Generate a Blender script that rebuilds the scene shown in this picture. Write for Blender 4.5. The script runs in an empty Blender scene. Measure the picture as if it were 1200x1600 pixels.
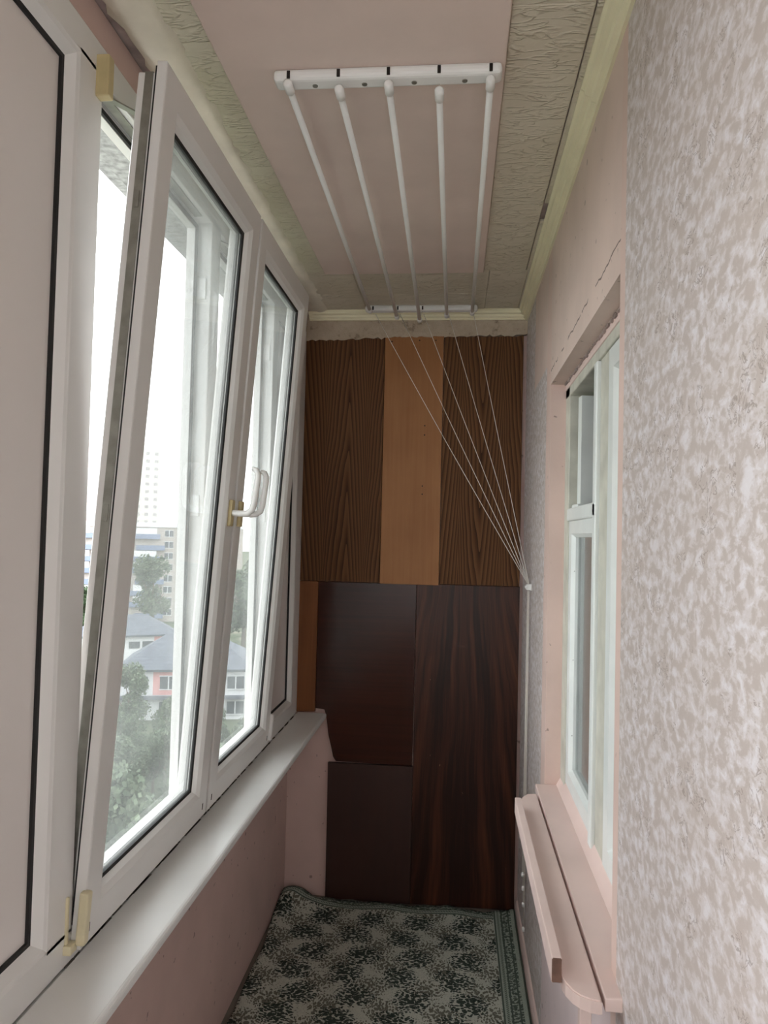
import bpy, bmesh, math, random
from mathutils import Vector, Matrix
random.seed(7)
S = bpy.context.scene
COL = S.collection

# ------------------------------------------------------------------ camera
FPX = 1162.1                       # focal length in pixels of a 1200x1600 frame
EYE = Vector((0.0, 0.0, 1.55))
def cam_axes(yaw, pitch, roll):
    yaw, pitch, roll = map(math.radians, (yaw, pitch, roll))
    fw = Vector((-math.sin(yaw)*math.cos(pitch), math.cos(yaw)*math.cos(pitch), math.sin(pitch)))
    r = Vector((math.cos(yaw), math.sin(yaw), 0)); u = r.cross(fw)
    return (r*math.cos(roll)+u*math.sin(roll), u*math.cos(roll)-r*math.sin(roll), fw)
CR, CU, CF = cam_axes(5.51, 1.884, 1.357)
cam = bpy.data.cameras.new('camera'); cam.sensor_fit = 'VERTICAL'; cam.sensor_height = 36.0
cam.lens = FPX/1600*36; cam.clip_start = 0.02; cam.clip_end = 3000
cam_o = bpy.data.objects.new('camera', cam); COL.objects.link(cam_o)
m = Matrix.Identity(4)
for i in range(3):
    m[i][0] = CR[i]; m[i][1] = CU[i]; m[i][2] = -CF[i]; m[i][3] = EYE[i]
cam_o.matrix_world = m
S.camera = cam_o
def ray(px, py):                   # direction of a photo pixel
    return CR*(px-600) - CU*(py-800) + CF*FPX
def far_at(px, py, dist):          # the point a pixel shows at a horizontal distance
    d = ray(px, py); return EYE + d*(dist/math.hypot(d.x, d.y))

# ------------------------------------------------------------------ sky and exposure
S.view_settings.view_transform = 'Standard'; S.view_settings.look = 'None'
S.view_settings.gamma = 1.0; S.view_settings.use_curve_mapping = False
S.view_settings.exposure = .97
SKY = 3.6
world = bpy.data.worlds.new('overcast_sky'); S.world = world; world.use_nodes = True
wt = world.node_tree; wt.nodes.clear()
wo = wt.nodes.new('ShaderNodeOutputWorld'); wb = wt.nodes.new('ShaderNodeBackground')
wtc = wt.nodes.new('ShaderNodeTexCoord'); wn = wt.nodes.new('ShaderNodeTexNoise'); wr = wt.nodes.new('ShaderNodeValToRGB')
wn.inputs['Scale'].default_value = 2.6; wn.inputs['Detail'].default_value = 5
wr.color_ramp.elements[0].position = .36; wr.color_ramp.elements[0].color = (.90, .955, 1, 1)
wr.color_ramp.elements[1].position = .62; wr.color_ramp.elements[1].color = (1, 1, 1, 1)
wt.links.new(wtc.outputs['Generated'], wn.inputs['Vector']); wt.links.new(wn.outputs['Fac'], wr.inputs['Fac'])
wt.links.new(wr.outputs['Color'], wb.inputs['Color']); wb.inputs['Strength'].default_value = SKY
wt.links.new(wb.outputs['Background'], wo.inputs['Surface'])

# ------------------------------------------------------------------ material helpers
def lin(r, g, b):
    f = lambda c: (c/255/12.92) if c/255 <= .04045 else ((c/255+.055)/1.055)**2.4
    return (f(r), f(g), f(b), 1.0)
class Mat:
    def __init__(s, name, rough=.5, spec=.5):
        s.m = bpy.data.materials.new(name); s.m.use_nodes = True; s.t = s.m.node_tree; s.t.nodes.clear()
        s.out = s.t.nodes.new('ShaderNodeOutputMaterial'); s.b = s.t.nodes.new('ShaderNodeBsdfPrincipled')
        s.t.links.new(s.b.outputs[0], s.out.inputs[0])
        s.set('Roughness', rough); s.set('Specular IOR Level', spec); s._tc = None
    def set(s, k, v):
        if isinstance(v, bpy.types.NodeSocket): s.t.links.new(v, s.b.inputs[k])
        else: s.b.inputs[k].default_value = v
        return s
    def n(s, typ, props=None, **ins):
        nd = s.t.nodes.new(typ)
        for k, v in (props or {}).items(): setattr(nd, k, v)
        for k, v in ins.items():
            key = int(k[1:]) if k[0] == '_' else k.replace('_', ' ')
            if isinstance(v, bpy.types.NodeSocket): s.t.links.new(v, nd.inputs[key])
            else: nd.inputs[key].default_value = v
        return nd
    def co(s):
        if s._tc is None: s._tc = s.n('ShaderNodeTexCoord').outputs['Object']
        return s._tc
    def map(s, scale=(1, 1, 1), loc=(0, 0, 0), rot=(0, 0, 0), v=None):
        return s.n('ShaderNodeMapping', Vector=v or s.co(), Scale=scale, Location=loc, Rotation=rot).outputs[0]
    def noise(s, scale, v=None, detail=3, rough=.5, dist=0):
        return s.n('ShaderNodeTexNoise', Vector=v or s.co(), Scale=scale, Detail=detail, Roughness=rough, Distortion=dist).outputs['Fac']
    def noisec(s, scale, v=None, detail=2):
        return s.n('ShaderNodeTexNoise', Vector=v or s.co(), Scale=scale, Detail=detail).outputs['Color']
    def math(s, op, a, b=0.0, c=0.0):
        return s.n('ShaderNodeMath', {'operation': op}, _0=a, _1=b, _2=c).outputs[0]
    def xyz(s, v=None):
        nd = s.n('ShaderNodeSeparateXYZ', _0=v or s.co()); return nd.outputs[0], nd.outputs[1], nd.outputs[2]
    def ramp(s, f, stops, interp='LINEAR'):
        nd = s.n('ShaderNodeValToRGB', Fac=f); cr = nd.color_ramp; cr.interpolation = interp
        while len(cr.elements) < len(stops): cr.elements.new(.5)
        for e, (p, c) in zip(cr.elements, stops):
            e.position = p; e.color = c if isinstance(c, tuple) else (c, c, c, 1)
        return nd.outputs['Color']
    def mix(s, f, a, b, mode='MIX'):
        nd = s.n('ShaderNodeMix', {'data_type': 'RGBA', 'blend_type': mode})
        for i, v in ((0, f), (6, a), (7, b)):
            if isinstance(v, bpy.types.NodeSocket): s.t.links.new(v, nd.inputs[i])
            else: nd.inputs[i].default_value = v
        return nd.outputs[2]
    def bump(s, h, strength=.3, dist=.002):
        s.set('Normal', s.n('ShaderNodeBump', Height=h, Strength=strength, Distance=dist).outputs[0]); return s
def simple(name, rgb, rough=.5, var=.06, scale=12, spec=.5, bump=0.0, bscale=60, metal=0):
    M = Mat(name, rough, spec); c = lin(*rgb)
    lo = tuple(x*(1-var) for x in c[:3])+(1,); hi = tuple(min(1, x*(1+var)) for x in c[:3])+(1,)
    M.set('Base Color', M.ramp(M.noise(scale, detail=4), [(.3, lo), (.7, hi)]))
    if metal: M.set('Metallic', metal)
    if bump: M.bump(M.noise(bscale, detail=5), bump)
    return M.m
MT = {}
MT['pvc'] = simple('white_pvc', (222, 219, 216), .28, .02, 4)
MT['pvc_old'] = simple('yellowed_pvc', (214, 203, 170), .4, .08, 25)
MT['pvc_plate'] = simple('yellowed_handle_plate', (194, 176, 132), .42, .08, 25)
MT['gasket'] = simple('black_rubber', (22, 20, 20), .6, .1)
MT['panel'] = simple('white_sandwich_panel', (224, 216, 212), .22, .02, 3, bump=.04, bscale=3)
MT['steel'] = simple('dull_galvanised_steel', (150, 148, 140), .42, .15, 40, metal=.7)
MT['sill'] = simple('white_sill_plastic', (228, 226, 224), .3, .025, 6)
MT['white_plastic'] = simple('white_plastic', (240, 238, 236), .4, .03, 8)
MT['cord'] = simple('white_nylon_cord', (230, 224, 216), .6, .04, 30)
MT['hole'] = simple('dark_hole', (38, 30, 26), .9, .2)
MT['white_paint'] = simple('old_white_oil_paint', (226, 230, 228), .33, .05, 9, bump=.25, bscale=45)
MT['green_paint'] = simple('aged_greenish_paint', (196, 194, 182), .5, .14, 14, bump=.3, bscale=60)
MT['concrete'] = simple('speckled_concrete', (150, 150, 148), .9, .35, 55, bump=.6, bscale=70)
MT['raw_wood'] = simple('bare_weathered_wood', (112, 84, 72), .8, .25, 40)

def pink_paint(name, rgb, stains=True, crack=None):
    M = Mat(name, .55, .35); c = lin(*rgb); a = tuple(x*.93 for x in c[:3])+(1,); b = tuple(min(1, x*1.06) for x in c[:3])+(1,)
    base = M.ramp(M.noise(5, detail=5), [(.3, a), (.7, b)])
    if stains:
        sp = M.ramp(M.noise(38, detail=2), [(.70, 0.0), (.73, 1.0)])
        base = M.mix(M.math('MULTIPLY', sp, .55), base, lin(92, 66, 58))
    if crack:
        x, y, z = M.xyz(); w = M.math('MULTIPLY', M.math('SUBTRACT', M.noise(14, detail=6), .5), .035)
        line = M.math('ABSOLUTE', M.math('SUBTRACT', M.math('ADD', z, w), M.math('ADD', crack[0], M.math('MULTIPLY', y, crack[1]))))
        on = M.math('MULTIPLY', M.math('LESS_THAN', line, .0022), M.math('GREATER_THAN', M.noise(7, detail=2), .43))
        base = M.mix(M.math('MULTIPLY', on, .8), base, lin(80, 58, 52))
    M.set('Base Color', base)
    return M.bump(M.math('ADD', M.noise(30, detail=6), M.math('MULTIPLY', M.noise(6, detail=3), .6)), .22, .004).m
MT['pink'] = pink_paint('pink_wall_paint', (220, 194, 184))
MT['pink_shaded'] = pink_paint('shaded_pink_wall_paint', (211, 182, 174))  # darker copy of the wall pink, shade put into the colour
MT['pink_lintel'] = pink_paint('pink_lintel_paint', (220, 198, 188), True, (2.135, -.022))
MT['pink_ceiling'] = pink_paint('pink_ceiling_paint', (226, 206, 197), False)
MT['pink_wood'] = pink_paint('pink_gloss_woodwork', (224, 200, 193), False)
MT['pink_pale'] = pink_paint('pale_pink_dado_paint', (222, 204, 204))

def wallpaper():
    M = Mat('mottled_vinyl_wallpaper', .5, .4)
    v = M.map((1, .68, 1))
    n1 = M.noise(52, v, 7, .64, .3); n2 = M.noise(7, v, 3); n3 = M.noise(140, v, 3, .6, 1.2)
    base = M.ramp(n1, [(.42, lin(190, 177, 171)), (.48, lin(196, 184, 179)), (.505, lin(208, 198, 196)), (.57, lin(212, 203, 203)), (.59, lin(221, 214, 216)), (.72, lin(225, 220, 223))])
    base = M.mix(M.math('MULTIPLY', M.ramp(n2, [(.42, 0.0), (.68, 1.0)]), .3), base, lin(198, 184, 175))
    v2 = M.map((1, .6, .75), (3, 1, 2))
    ed = M.math('ABSOLUTE', M.math('SUBTRACT', M.noise(46, v2, 4, .6, 1.4), .5))
    line = M.math('MULTIPLY', M.math('LESS_THAN', ed, .018), M.math('GREATER_THAN', M.noise(22, M.map((1, .6, 1), (5, 5, 5)), 3), .57))
    base = M.mix(M.math('MULTIPLY', line, .6), base, lin(140, 124, 114))
    M.set('Base Color', base)
    return M.bump(M.math('ADD', n1, M.math('MULTIPLY', n3, .4)), .18, .003).m
MT['wallpaper'] = wallpaper()

def plaster():
    M = Mat('rough_stained_plaster', .9, .2); n = M.noise(16, detail=6, rough=.65)
    base = M.ramp(n, [(.28, lin(96, 78, 64)), (.42, lin(188, 170, 150)), (.75, lin(204, 188, 170))])
    M.set('Base Color', base); return M.bump(M.noise(70, detail=6, rough=.7), .9, .006).m
MT['plaster'] = plaster()

def tile(name, rgb, rgb2):
    M = Mat(name, .5, .3)
    def ridge(loc, rot, sc, w):
        n = M.noise(1.0, M.map((sc*.45, sc*1.5, 1), loc, (0, 0, rot)), 2, .45, .8)
        return M.math('MAXIMUM', M.math('SUBTRACT', 1.0, M.math('DIVIDE', M.math('ABSOLUTE', M.math('SUBTRACT', n, .5)), w)), 0.0)
    keep = M.ramp(M.noise(26, detail=2), [(.40, 0.0), (.56, 1.0)]); keep2 = M.ramp(M.noise(26, M.map((1, 1, 1), (7, 3, 0)), 2), [(.40, 0.0), (.56, 1.0)])
    h = M.math('ADD', M.math('MULTIPLY', ridge((0, 0, 0), .95, 22, .06), keep), M.math('MULTIPLY', ridge((4.3, 2.1, 0), .35, 19, .05), keep2))
    M.set('Base Color', M.ramp(M.noise(4, detail=5), [(.3, lin(*rgb)), (.72, lin(*rgb2))]))
    return M.bump(M.math('ADD', h, M.math('MULTIPLY', M.noise(90, detail=2), .12)), .6, .005).m
MT['tile'] = tile('embossed_ceiling_tile', (210, 199, 180), (218, 209, 192))
MT['tile_cream'] = tile('yellowed_embossed_ceiling_tile', (218, 211, 188), (226, 220, 202))
MT['cream'] = simple('cream_polystyrene', (242, 234, 202), .6, .05, 9, bump=.2, bscale=30)
MT['foam'] = simple('lumpy_cream_filler', (222, 214, 196), .8, .1, 9, bump=.8, bscale=35)
MT['bare_slab'] = simple('bare_lilac_plaster', (176, 158, 154), .85, .25, 22, bump=.7, bscale=50)

def wood(name, dark, mid, light, arches, freq=11, up=1, rough=.38, fine=.5, spec=.5, contrast=1.0):
    """flat-sawn veneer in the xz plane of the board: nested arches round the given centre lines"""
    M = Mat(name, rough, spec); x, y, z = M.xyz()
    wob = M.math('MULTIPLY', M.math('SUBTRACT', M.noise(3.2, M.map((2.2, 1, .55)), 3), .5), .10)
    xw = M.math('ADD', x, M.math('MULTIPLY', wob, .35))
    d = None
    for x0, k in arches:
        q = M.math('MULTIPLY', M.math('ABSOLUTE', M.math('SUBTRACT', xw, x0)), k)
        q = M.math('POWER', M.math('ADD', q, .0004), .72)
        d = q if d is None else M.n('ShaderNodeMath', {'operation': 'SMOOTH_MIN'}, _0=d, _1=q, _2=.05).outputs[0]
    f = M.math('ADD', M.math('ADD', d, M.math('MULTIPLY', z, .30*up)), M.math('MULTIPLY', wob, .9))
    ph = M.math('MULTIPLY', f, freq*1.25)
    saw = M.math('FRACT', ph)
    fib = M.noise(1.0, M.map((420, 420, 7)), 3, .6)
    tone = M.math('ADD', M.math('MULTIPLY', M.math('POWER', saw, 2.0), .58*contrast), M.math('MULTIPLY', fib, .45*fine))
    tone = M.math('ADD', tone, M.math('MULTIPLY', M.noise(2.3, M.map((3, 1, .5)), 3), .35))
    M.set('Base Color', M.ramp(tone, [(.30, lin(*light)), (.52, lin(*mid)), (.98, lin(*dark))]))
    return M.bump(tone, .10, .001).m
MT['larch_a'] = wood('brown_larch_veneer_a', (42, 25, 16), (88, 57, 35), (110, 75, 48), [(-.075, 2.6), (.105, 3.4)], 13, -1, .6, spec=.15)
MT['larch_b'] = wood('brown_larch_veneer_b', (42, 25, 16), (90, 58, 35), (112, 77, 49), [(-.09, 2.8), (.085, 3.0)], 13, 1, .6, spec=.15)
def plain_wood(name, a, b, rough, stretch, sc=1.0, cloud=.4, spots=False, spec=.5):
    M = Mat(name, rough, spec)
    fib = M.noise(1.0, M.map(tuple(s*sc for s in stretch)), 5, .62, .4); cl = M.noise(3.5, detail=3)
    t = M.math('ADD', M.math('MULTIPLY', fib, 1-cloud), M.math('MULTIPLY', cl, cloud))
    col = M.ramp(t, [(.3, lin(*a)), (.68, lin(*b))])
    if spots:
        x, y, z = M.xyz()
        sp = M.ramp(M.noise(60, M.map((1, 1, .5)), 2), [(.775, 0.0), (.80, 1.0)])
        col = M.mix(M.math('MULTIPLY', sp, .5), col, lin(170, 130, 104))
    M.set('Base Color', col); return M.bump(fib, .06, .001).m
MT['plywood'] = plain_wood('honey_plywood', (142, 94, 56), (166, 116, 74), .5, (60, 60, 2.0), cloud=.55, spec=.25)
MT['plywood_dark'] = plain_wood('brown_plywood_strip', (108, 62, 33), (130, 80, 45), .5, (60, 60, 2.0), spec=.25)
MT['mahogany'] = plain_wood('dark_lacquered_mahogany', (46, 20, 14), (62, 29, 20), .2, (1.6, 60, 70), cloud=.4, spec=.4)
MT['mahogany_low'] = plain_wood('dark_mahogany_offcut', (44, 21, 15), (58, 30, 21), .5, (24, 60, 2.2), cloud=.5)
def rosewood():
    M = Mat('dark_striped_rosewood', .38, .3); x, y, z = M.xyz()
    wob = M.math('MULTIPLY', M.math('SUBTRACT', M.noise(2.6, M.map((1.5, 1, .7)), 3), .5), .07)
    ax = M.math('ABSOLUTE', M.math('ADD', M.math('SUBTRACT', x, -.015), wob))
    zz = M.math('MULTIPLY', M.math('ADD', z, -1.30), -1.0)
    arch = M.math('DIVIDE', ax, M.math('ADD', M.math('MULTIPLY', M.math('MAXIMUM', zz, 0.0), .06), .06))
    band = M.noise(1.0, M.n('ShaderNodeCombineXYZ', _0=M.math('MULTIPLY', arch, 1.9), _1=M.math('MULTIPLY', z, .7), _2=0.0).outputs[0], 4, .6)
    fib = M.noise(1.0, M.map((150, 150, 2.5)), 4, .6)
    t = M.math('ADD', M.math('MULTIPLY', band, .85), M.math('MULTIPLY', fib, .15))
    col = M.ramp(t, [(.34, lin(26, 14, 12)), (.45, lin(42, 22, 16)), (.54, lin(68, 36, 24)), (.70, lin(98, 58, 36))])
    sp = M.ramp(M.noise(55, M.map((1, 1, .6)), 2), [(.775, 0.0), (.80, 1.0)])
    M.set('Base Color', M.mix(M.math('MULTIPLY', sp, .45), col, lin(170, 130, 104)))
    return M.bump(fib, .06, .001).m
MT['rosewood'] = rosewood()

def rug_mat():
    M = Mat('grey_green_floral_rug', .95, .1); x, y, z = M.xyz()
    wv = M.n('ShaderNodeVectorMath', {'operation': 'MULTIPLY_ADD'}, _0=M.noisec(28, detail=3), _1=(.035, .035, 0), _2=M.co()).outputs[0]
    leaf = M.n('ShaderNodeTexVoronoi', {'voronoi_dimensions': '2D'}, Vector=M.map((78, 118, 1), v=wv), Scale=1.0).outputs['Distance']
    leaf2 = M.n('ShaderNodeTexVoronoi', {'voronoi_dimensions': '2D'}, Vector=M.map((120, 74, 1), (3, 7, 0), (0, 0, .6), wv), Scale=1.0).outputs['Distance']
    def cell(ox, oy, px, py, half):
        row = M.math('FLOOR', M.math('DIVIDE', M.math('ADD', y, oy), py))
        sh = M.math('MULTIPLY', M.math('MODULO', row, 2.0), px*half)
        u = M.math('SUBTRACT', M.math('FRACT', M.math('DIVIDE', M.math('ADD', M.math('ADD', x, ox+5*px), sh), px)), .5)
        w = M.math('SUBTRACT', M.math('FRACT', M.math('DIVIDE', M.math('ADD', y, oy), py)), .5)
        return M.math('SQRT', M.math('ADD', M.math('POWER', M.math('MULTIPLY', u, px), 2.0), M.math('POWER', M.math('MULTIPLY', w, py), 2.0)))
    wob = M.math('MULTIPLY', M.math('SUBTRACT', M.noise(16, detail=3), .5), .05)
    d1 = M.math('ADD', cell(.02, .03, .19, .125, .25), wob); d2 = M.math('ADD', cell(.115, .09, .19, .125, .25), wob)
    t1 = M.ramp(d1, [(.015, .60), (.058, .40), (.082, .02)]); t2 = M.ramp(d2, [(.015, .52), (.055, .36), (.08, .02)])
    base = M.ramp(M.noise(300, detail=2), [(.3, lin(172, 176, 166)), (.7, lin(200, 202, 190))])
    base = M.mix(M.math('MULTIPLY', M.math('LESS_THAN', leaf2, t2), .85), base, lin(84, 80, 68))
    base = M.mix(M.math('MULTIPLY', M.math('LESS_THAN', leaf, t1), .95), base, lin(38, 50, 45))
    # border along the right edge and the far end
    def border(dist):
        inb = M.math('LESS_THAN', dist, .085)
        fl = M.math('LESS_THAN', leaf, .46)
        ln = M.math('GREATER_THAN', M.math('ABSOLUTE', M.math('SUBTRACT', M.math('FRACT', M.math('MULTIPLY', dist, 37.0)), .5)), .40)
        dot = M.math('MULTIPLY', M.math('GREATER_THAN', M.math('FRACT', M.math('MULTIPLY', M.math('ADD', x, y), 90.0)), .5), M.math('LESS_THAN', M.math('ABSOLUTE', M.math('SUBTRACT', dist, .068)), .004))
        return inb, M.math('MAXIMUM', M.math('MAXIMUM', M.math('MULTIPLY', fl, M.math('LESS_THAN', M.math('ABSOLUTE', M.math('SUBTRACT', dist, .038)), .021)), ln), dot)
    bcol = M.ramp(M.noise(300, detail=2), [(.3, lin(138, 148, 138)), (.7, lin(166, 174, 162))])
    for dist in (M.math('SUBTRACT', 3.19, y), M.math('SUBTRACT', .272, x)):
        inb, dk = border(dist)
        base = M.mix(inb, base, M.mix(M.math('MULTIPLY', dk, .85), bcol, lin(52, 64, 56)))
    M.set('Base Color', base)
    return M.bump(M.noise(700, detail=1), .5, .002).m
MT['rug'] = rug_mat()

def glass(name, dirt=.05, tint=(.95, .97, .97, 1), gloss=.9):
    M = bpy.data.materials.new(name); M.use_nodes = True; t = M.node_tree; t.nodes.clear()
    n = t.nodes.new; o = n('ShaderNodeOutputMaterial'); tr = n('ShaderNodeBsdfTransparent'); gl = n('ShaderNodeBsdfGlossy')
    tr.inputs[0].default_value = tint; gl.inputs['Roughness'].default_value = .015
    fr = n('ShaderNodeFresnel'); fr.inputs[0].default_value = 1.5
    mu = n('ShaderNodeMath'); mu.operation = 'MULTIPLY'; mu.inputs[1].default_value = gloss
    mx = n('ShaderNodeMixShader'); t.links.new(fr.outputs[0], mu.inputs[0]); t.links.new(mu.outputs[0], mx.inputs[0])
    t.links.new(tr.outputs[0], mx.inputs[1]); t.links.new(gl.outputs[0], mx.inputs[2])
    df = n('ShaderNodeBsdfDiffuse'); df.inputs[0].default_value = (.8, .82, .8, 1)
    tl = n('ShaderNodeBsdfTranslucent'); tl.inputs[0].default_value = (.8, .83, .81, 1)
    ad = n('ShaderNodeMixShader'); ad.inputs[0].default_value = .5
    t.links.new(df.outputs[0], ad.inputs[1]); t.links.new(tl.outputs[0], ad.inputs[2])
    tc = n('ShaderNodeTexCoord'); nz = n('ShaderNodeTexNoise'); nz.inputs['Scale'].default_value = 6; nz.inputs['Detail'].default_value = 4
    rp = n('ShaderNodeMapRange'); rp.inputs['From Min'].default_value = .3; rp.inputs['From Max'].default_value = .75
    rp.inputs['To Min'].default_value = dirt*.6; rp.inputs['To Max'].default_value = dirt*1.6
    t.links.new(tc.outputs['Object'], nz.inputs['Vector']); t.links.new(nz.outputs['Fac'], rp.inputs[0])
    m2 = n('ShaderNodeMixShader'); t.links.new(rp.outputs[0], m2.inputs[0]); t.links.new(mx.outputs[0], m2.inputs[1]); t.links.new(ad.outputs[0], m2.inputs[2])
    t.links.new(m2.outputs[0], o.inputs[0]); return M
MT['glass'] = glass('dusty_window_glass', .02, (.97, .98, .975, 1), .4)
MT['glass_sash'] = glass('grimy_double_glazing', .095, (.80, .815, .81, 1), .4)
MT['glass_old'] = glass('old_casement_glass', .03, (.96, .98, .98, 1), .8)

# ------------------------------------------------------------------ mesh helpers
def box(bm, x0, x1, y0, y1, z0, z1, bev=0, mi=0, seg=2):
    vs = [bm.verts.new((x, y, z)) for x in (x0, x1) for y in (y0, y1) for z in (z0, z1)]
    fs = [bm.faces.new([vs[i] for i in q]) for q in ((0, 1, 3, 2), (4, 6, 7, 5), (0, 4, 5, 1), (2, 3, 7, 6), (0, 2, 6, 4), (1, 5, 7, 3))]
    for f in fs: f.material_index = mi
    if bev:
        es = list({e for f in fs for e in f.edges})
        r = bmesh.ops.bevel(bm, geom=es, offset=bev, segments=seg, affect='EDGES', profile=.5)
        for f in r['faces']: f.material_index = mi
def tube(bm, pts, r, n=8, cap=True):
    pts = [Vector(p) for p in pts]; rings = []
    for i, p in enumerate(pts):
        d = (pts[min(i+1, len(pts)-1)]-pts[max(i-1, 0)]).normalized()
        a = d.orthogonal().normalized() if not rings else (last - d*last.dot(d)).normalized()
        last = a; b = d.cross(a); rr = r[i] if isinstance(r, (list, tuple)) else r
        rings.append([bm.verts.new(p+(a*math.cos(2*math.pi*k/n)+b*math.sin(2*math.pi*k/n))*rr) for k in range(n)])
    for A, B in zip(rings, rings[1:]):
        for k in range(n): bm.faces.new((A[k], A[(k+1) % n], B[(k+1) % n], B[k])).smooth = True
    if cap: bm.faces.new(rings[0][::-1]); bm.faces.new(rings[-1])
def rect_sweep(bm, y0, y1, z0, z1, prof, sx=1):
    """mitred frame in the yz plane; prof = closed polygon of (inset, x)"""
    loops = []
    for sy, sz in ((0, 0), (1, 0), (1, 1), (0, 1)):
        loops.append([bm.verts.new((sx*x, (y1-i) if sy else (y0+i), (z1-i) if sz else (z0+i))) for i, x in prof])
    n = len(prof)
    for k in range(4):
        A, B = loops[k], loops[(k+1) % 4]
        for j in range(n): bm.faces.new((A[j], A[(j+1) % n], B[(j+1) % n], B[j]))
def prism(bm, poly, axis, a, b):
    """extrude a 2D polygon along an axis (x: poly=(y,z), y: poly=(x,z), z: poly=(x,y))"""
    def P(p, t): return (t, p[0], p[1]) if axis == 'x' else (p[0], t, p[1]) if axis == 'y' else (p[0], p[1], t)
    A = [bm.verts.new(P(p, a)) for p in poly]; B = [bm.verts.new(P(p, b)) for p in poly]; n = len(poly)
    bm.faces.new(A); bm.faces.new(B[::-1])
    for i in range(n): bm.faces.new((A[i], B[i], B[(i+1) % n], A[(i+1) % n]))
def obj(name, bm, mat, parent=None, origin=None, smooth=False):
    """link a bmesh built in world coordinates (or, with parent, moved into the parent's space)"""
    o0 = Vector(origin) if origin is not None else Vector((0, 0, 0))
    if parent is not None and origin is None: o0 = WLOC[parent.name]
    for v in bm.verts: v.co -= o0
    bmesh.ops.recalc_face_normals(bm, faces=bm.faces[:])
    me = bpy.data.meshes.new(name); bm.to_mesh(me); bm.free()
    for mt in (mat if isinstance(mat, (list, tuple)) else [mat]): me.materials.append(MT[mt] if isinstance(mt, str) else mt)
    if smooth:
        for p in me.polygons: p.use_smooth = True
    o = bpy.data.objects.new(name, me); COL.objects.link(o)
    if parent is not None:
        o.parent = parent
        if origin is not None: o.location = o0 - WLOC[parent.name]
        WLOC[o.name] = o0 if origin is not None else WLOC[parent.name]
    else:
        o.location = o0; WLOC[o.name] = o0
    return o
WLOC = {}
def empty(name, loc):
    o = bpy.data.objects.new(name, None); COL.objects.link(o); o.location = loc; o.empty_display_size = .05
    WLOC[o.name] = Vector(loc); return o
def tag(o, label=None, cat=None, group=None, kind=None):
    for k, v in (('label', label), ('category', cat), ('group', group), ('kind', kind)):
        if v: o[k] = v
    return o
def struct(o, label=None, cat=None): return tag(o, label, cat, None, 'structure')
def copy_tree(o, parent=None, label=None):
    c = o.copy(); COL.objects.link(c); c.parent = parent
    if label: c['label'] = label
    for ch in list(o.children): copy_tree(ch, c)
    return c
B = bmesh.new

# ------------------------------------------------------------------ room shell
XL, XR, YF, YB, ZC = -.705, .29, 3.215, -1.35, 2.53
b = B(); box(b, XL-.15, .62, YB-.1, YF+.1, -.12, 0.0)
floor = struct(obj('floor', b, simple('grey_screed', (120, 112, 104), .8, .1, 8)), 'grey screed balcony floor under the rug', 'floor')
b = B(); box(b, XL-.12, XL, YB, YF, 0, .770)
struct(obj('wall_left', b, 'pink_shaded'), 'pink parapet wall below the white sill, shade put into its colour', 'wall')
b = B(); box(b, XL-.02, XL+.02, YB, YF, 2.44, ZC)
struct(obj('wall_upper_left', b, 'pink_shaded'), 'narrow pink wall strip between window frame and ceiling', 'wall')
# far wall: pink and plaster behind the boards
b = B(); box(b, XL-.15, .62, YF, YF+.12, 0, ZC)
wall_far = struct(obj('wall_far', b, 'pink_shaded'), 'end wall clad in dark wooden boards', 'wall')
b = B()
n = 60; top = [(XL+.03+(XR-XL-.03)*i/n, 2.525) for i in range(n+1)]
bot = [(XL+.03+(XR-XL-.03)*i/n, 2.404+.02*i/n+random.uniform(-.006, .006)) for i in range(n+1)]
prism(b, top+bot[::-1], 'y', 3.19, YF+.001)
obj('plaster_strip', b, 'plaster', wall_far)
b = B(); box(b, XL-.15, .62, YB-.1, YB, 0, .78); box(b, XL-.15, .62, YB-.1, YB, 2.44, ZC); box(b, XR, .62, YB-.1, YB, .78, 2.44)
struct(obj('wall_back', b, 'pink'), 'pink parapet around the added end window of the balcony', 'wall')
added_win = struct(empty('added_window_3', (-.2, YB-.05, .78)), 'white plastic end window added behind the viewer to brighten the balcony', 'window')  # unseen window, added to let more daylight into the balcony
b = B()
for q in ((XL-.02, XR, .78, .85), (XL-.02, XR, 2.37, 2.44), (XL-.02, XL+.06, .78, 2.44), (XR-.07, XR, .78, 2.44), (-.24, -.17, .78, 2.44)): box(b, q[0], q[1], YB-.08, YB-.02, q[2], q[3], .003)
obj('frame', b, 'pvc', added_win)
for x0, x1 in ((XL+.06, -.24), (-.17, XR-.07)):
    b = B(); box(b, x0, x1, YB-.055, YB-.045, .85, 2.37); obj('pane' if x0 > -.3 else 'panel', b, 'glass' if x0 > -.3 else 'panel', added_win)
# right wall with the window opening
OY0, OY1, OZ0, OZ1 = 1.375, 2.365, .772, 2.04
def quad_wall(bm, y0, y1, z0, z1, mi): box(bm, XR, .345, y0, y1, z0, z1, 0, mi)
b = B()
quad_wall(b, YB, 1.335, 0, ZC, 0)                     # wallpapered pier near
quad_wall(b, 1.335, OY0, 0, ZC, 1)                    # its pink painted arris
quad_wall(b, OY0, OY1, 0, OZ0, 2)                     # dado under the window
quad_wall(b, OY0, OY1, OZ1, ZC, 3)                    # lintel
quad_wall(b, OY1, 2.47, OZ0-.03, ZC, 1)
quad_wall(b, OY1, 2.47, 0, OZ0-.03, 0)
quad_wall(b, 2.47, 2.86, 2.12, ZC, 3)
quad_wall(b, 2.47, 2.86, 0, 2.12, 0)
quad_wall(b, 2.86, YF, 0, ZC, 0)
box(b, .345, .62, YB, OY0-.06, 0, ZC, 0, 1); box(b, .345, .62, OY1+.06, YF, 0, ZC, 0, 1)
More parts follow.
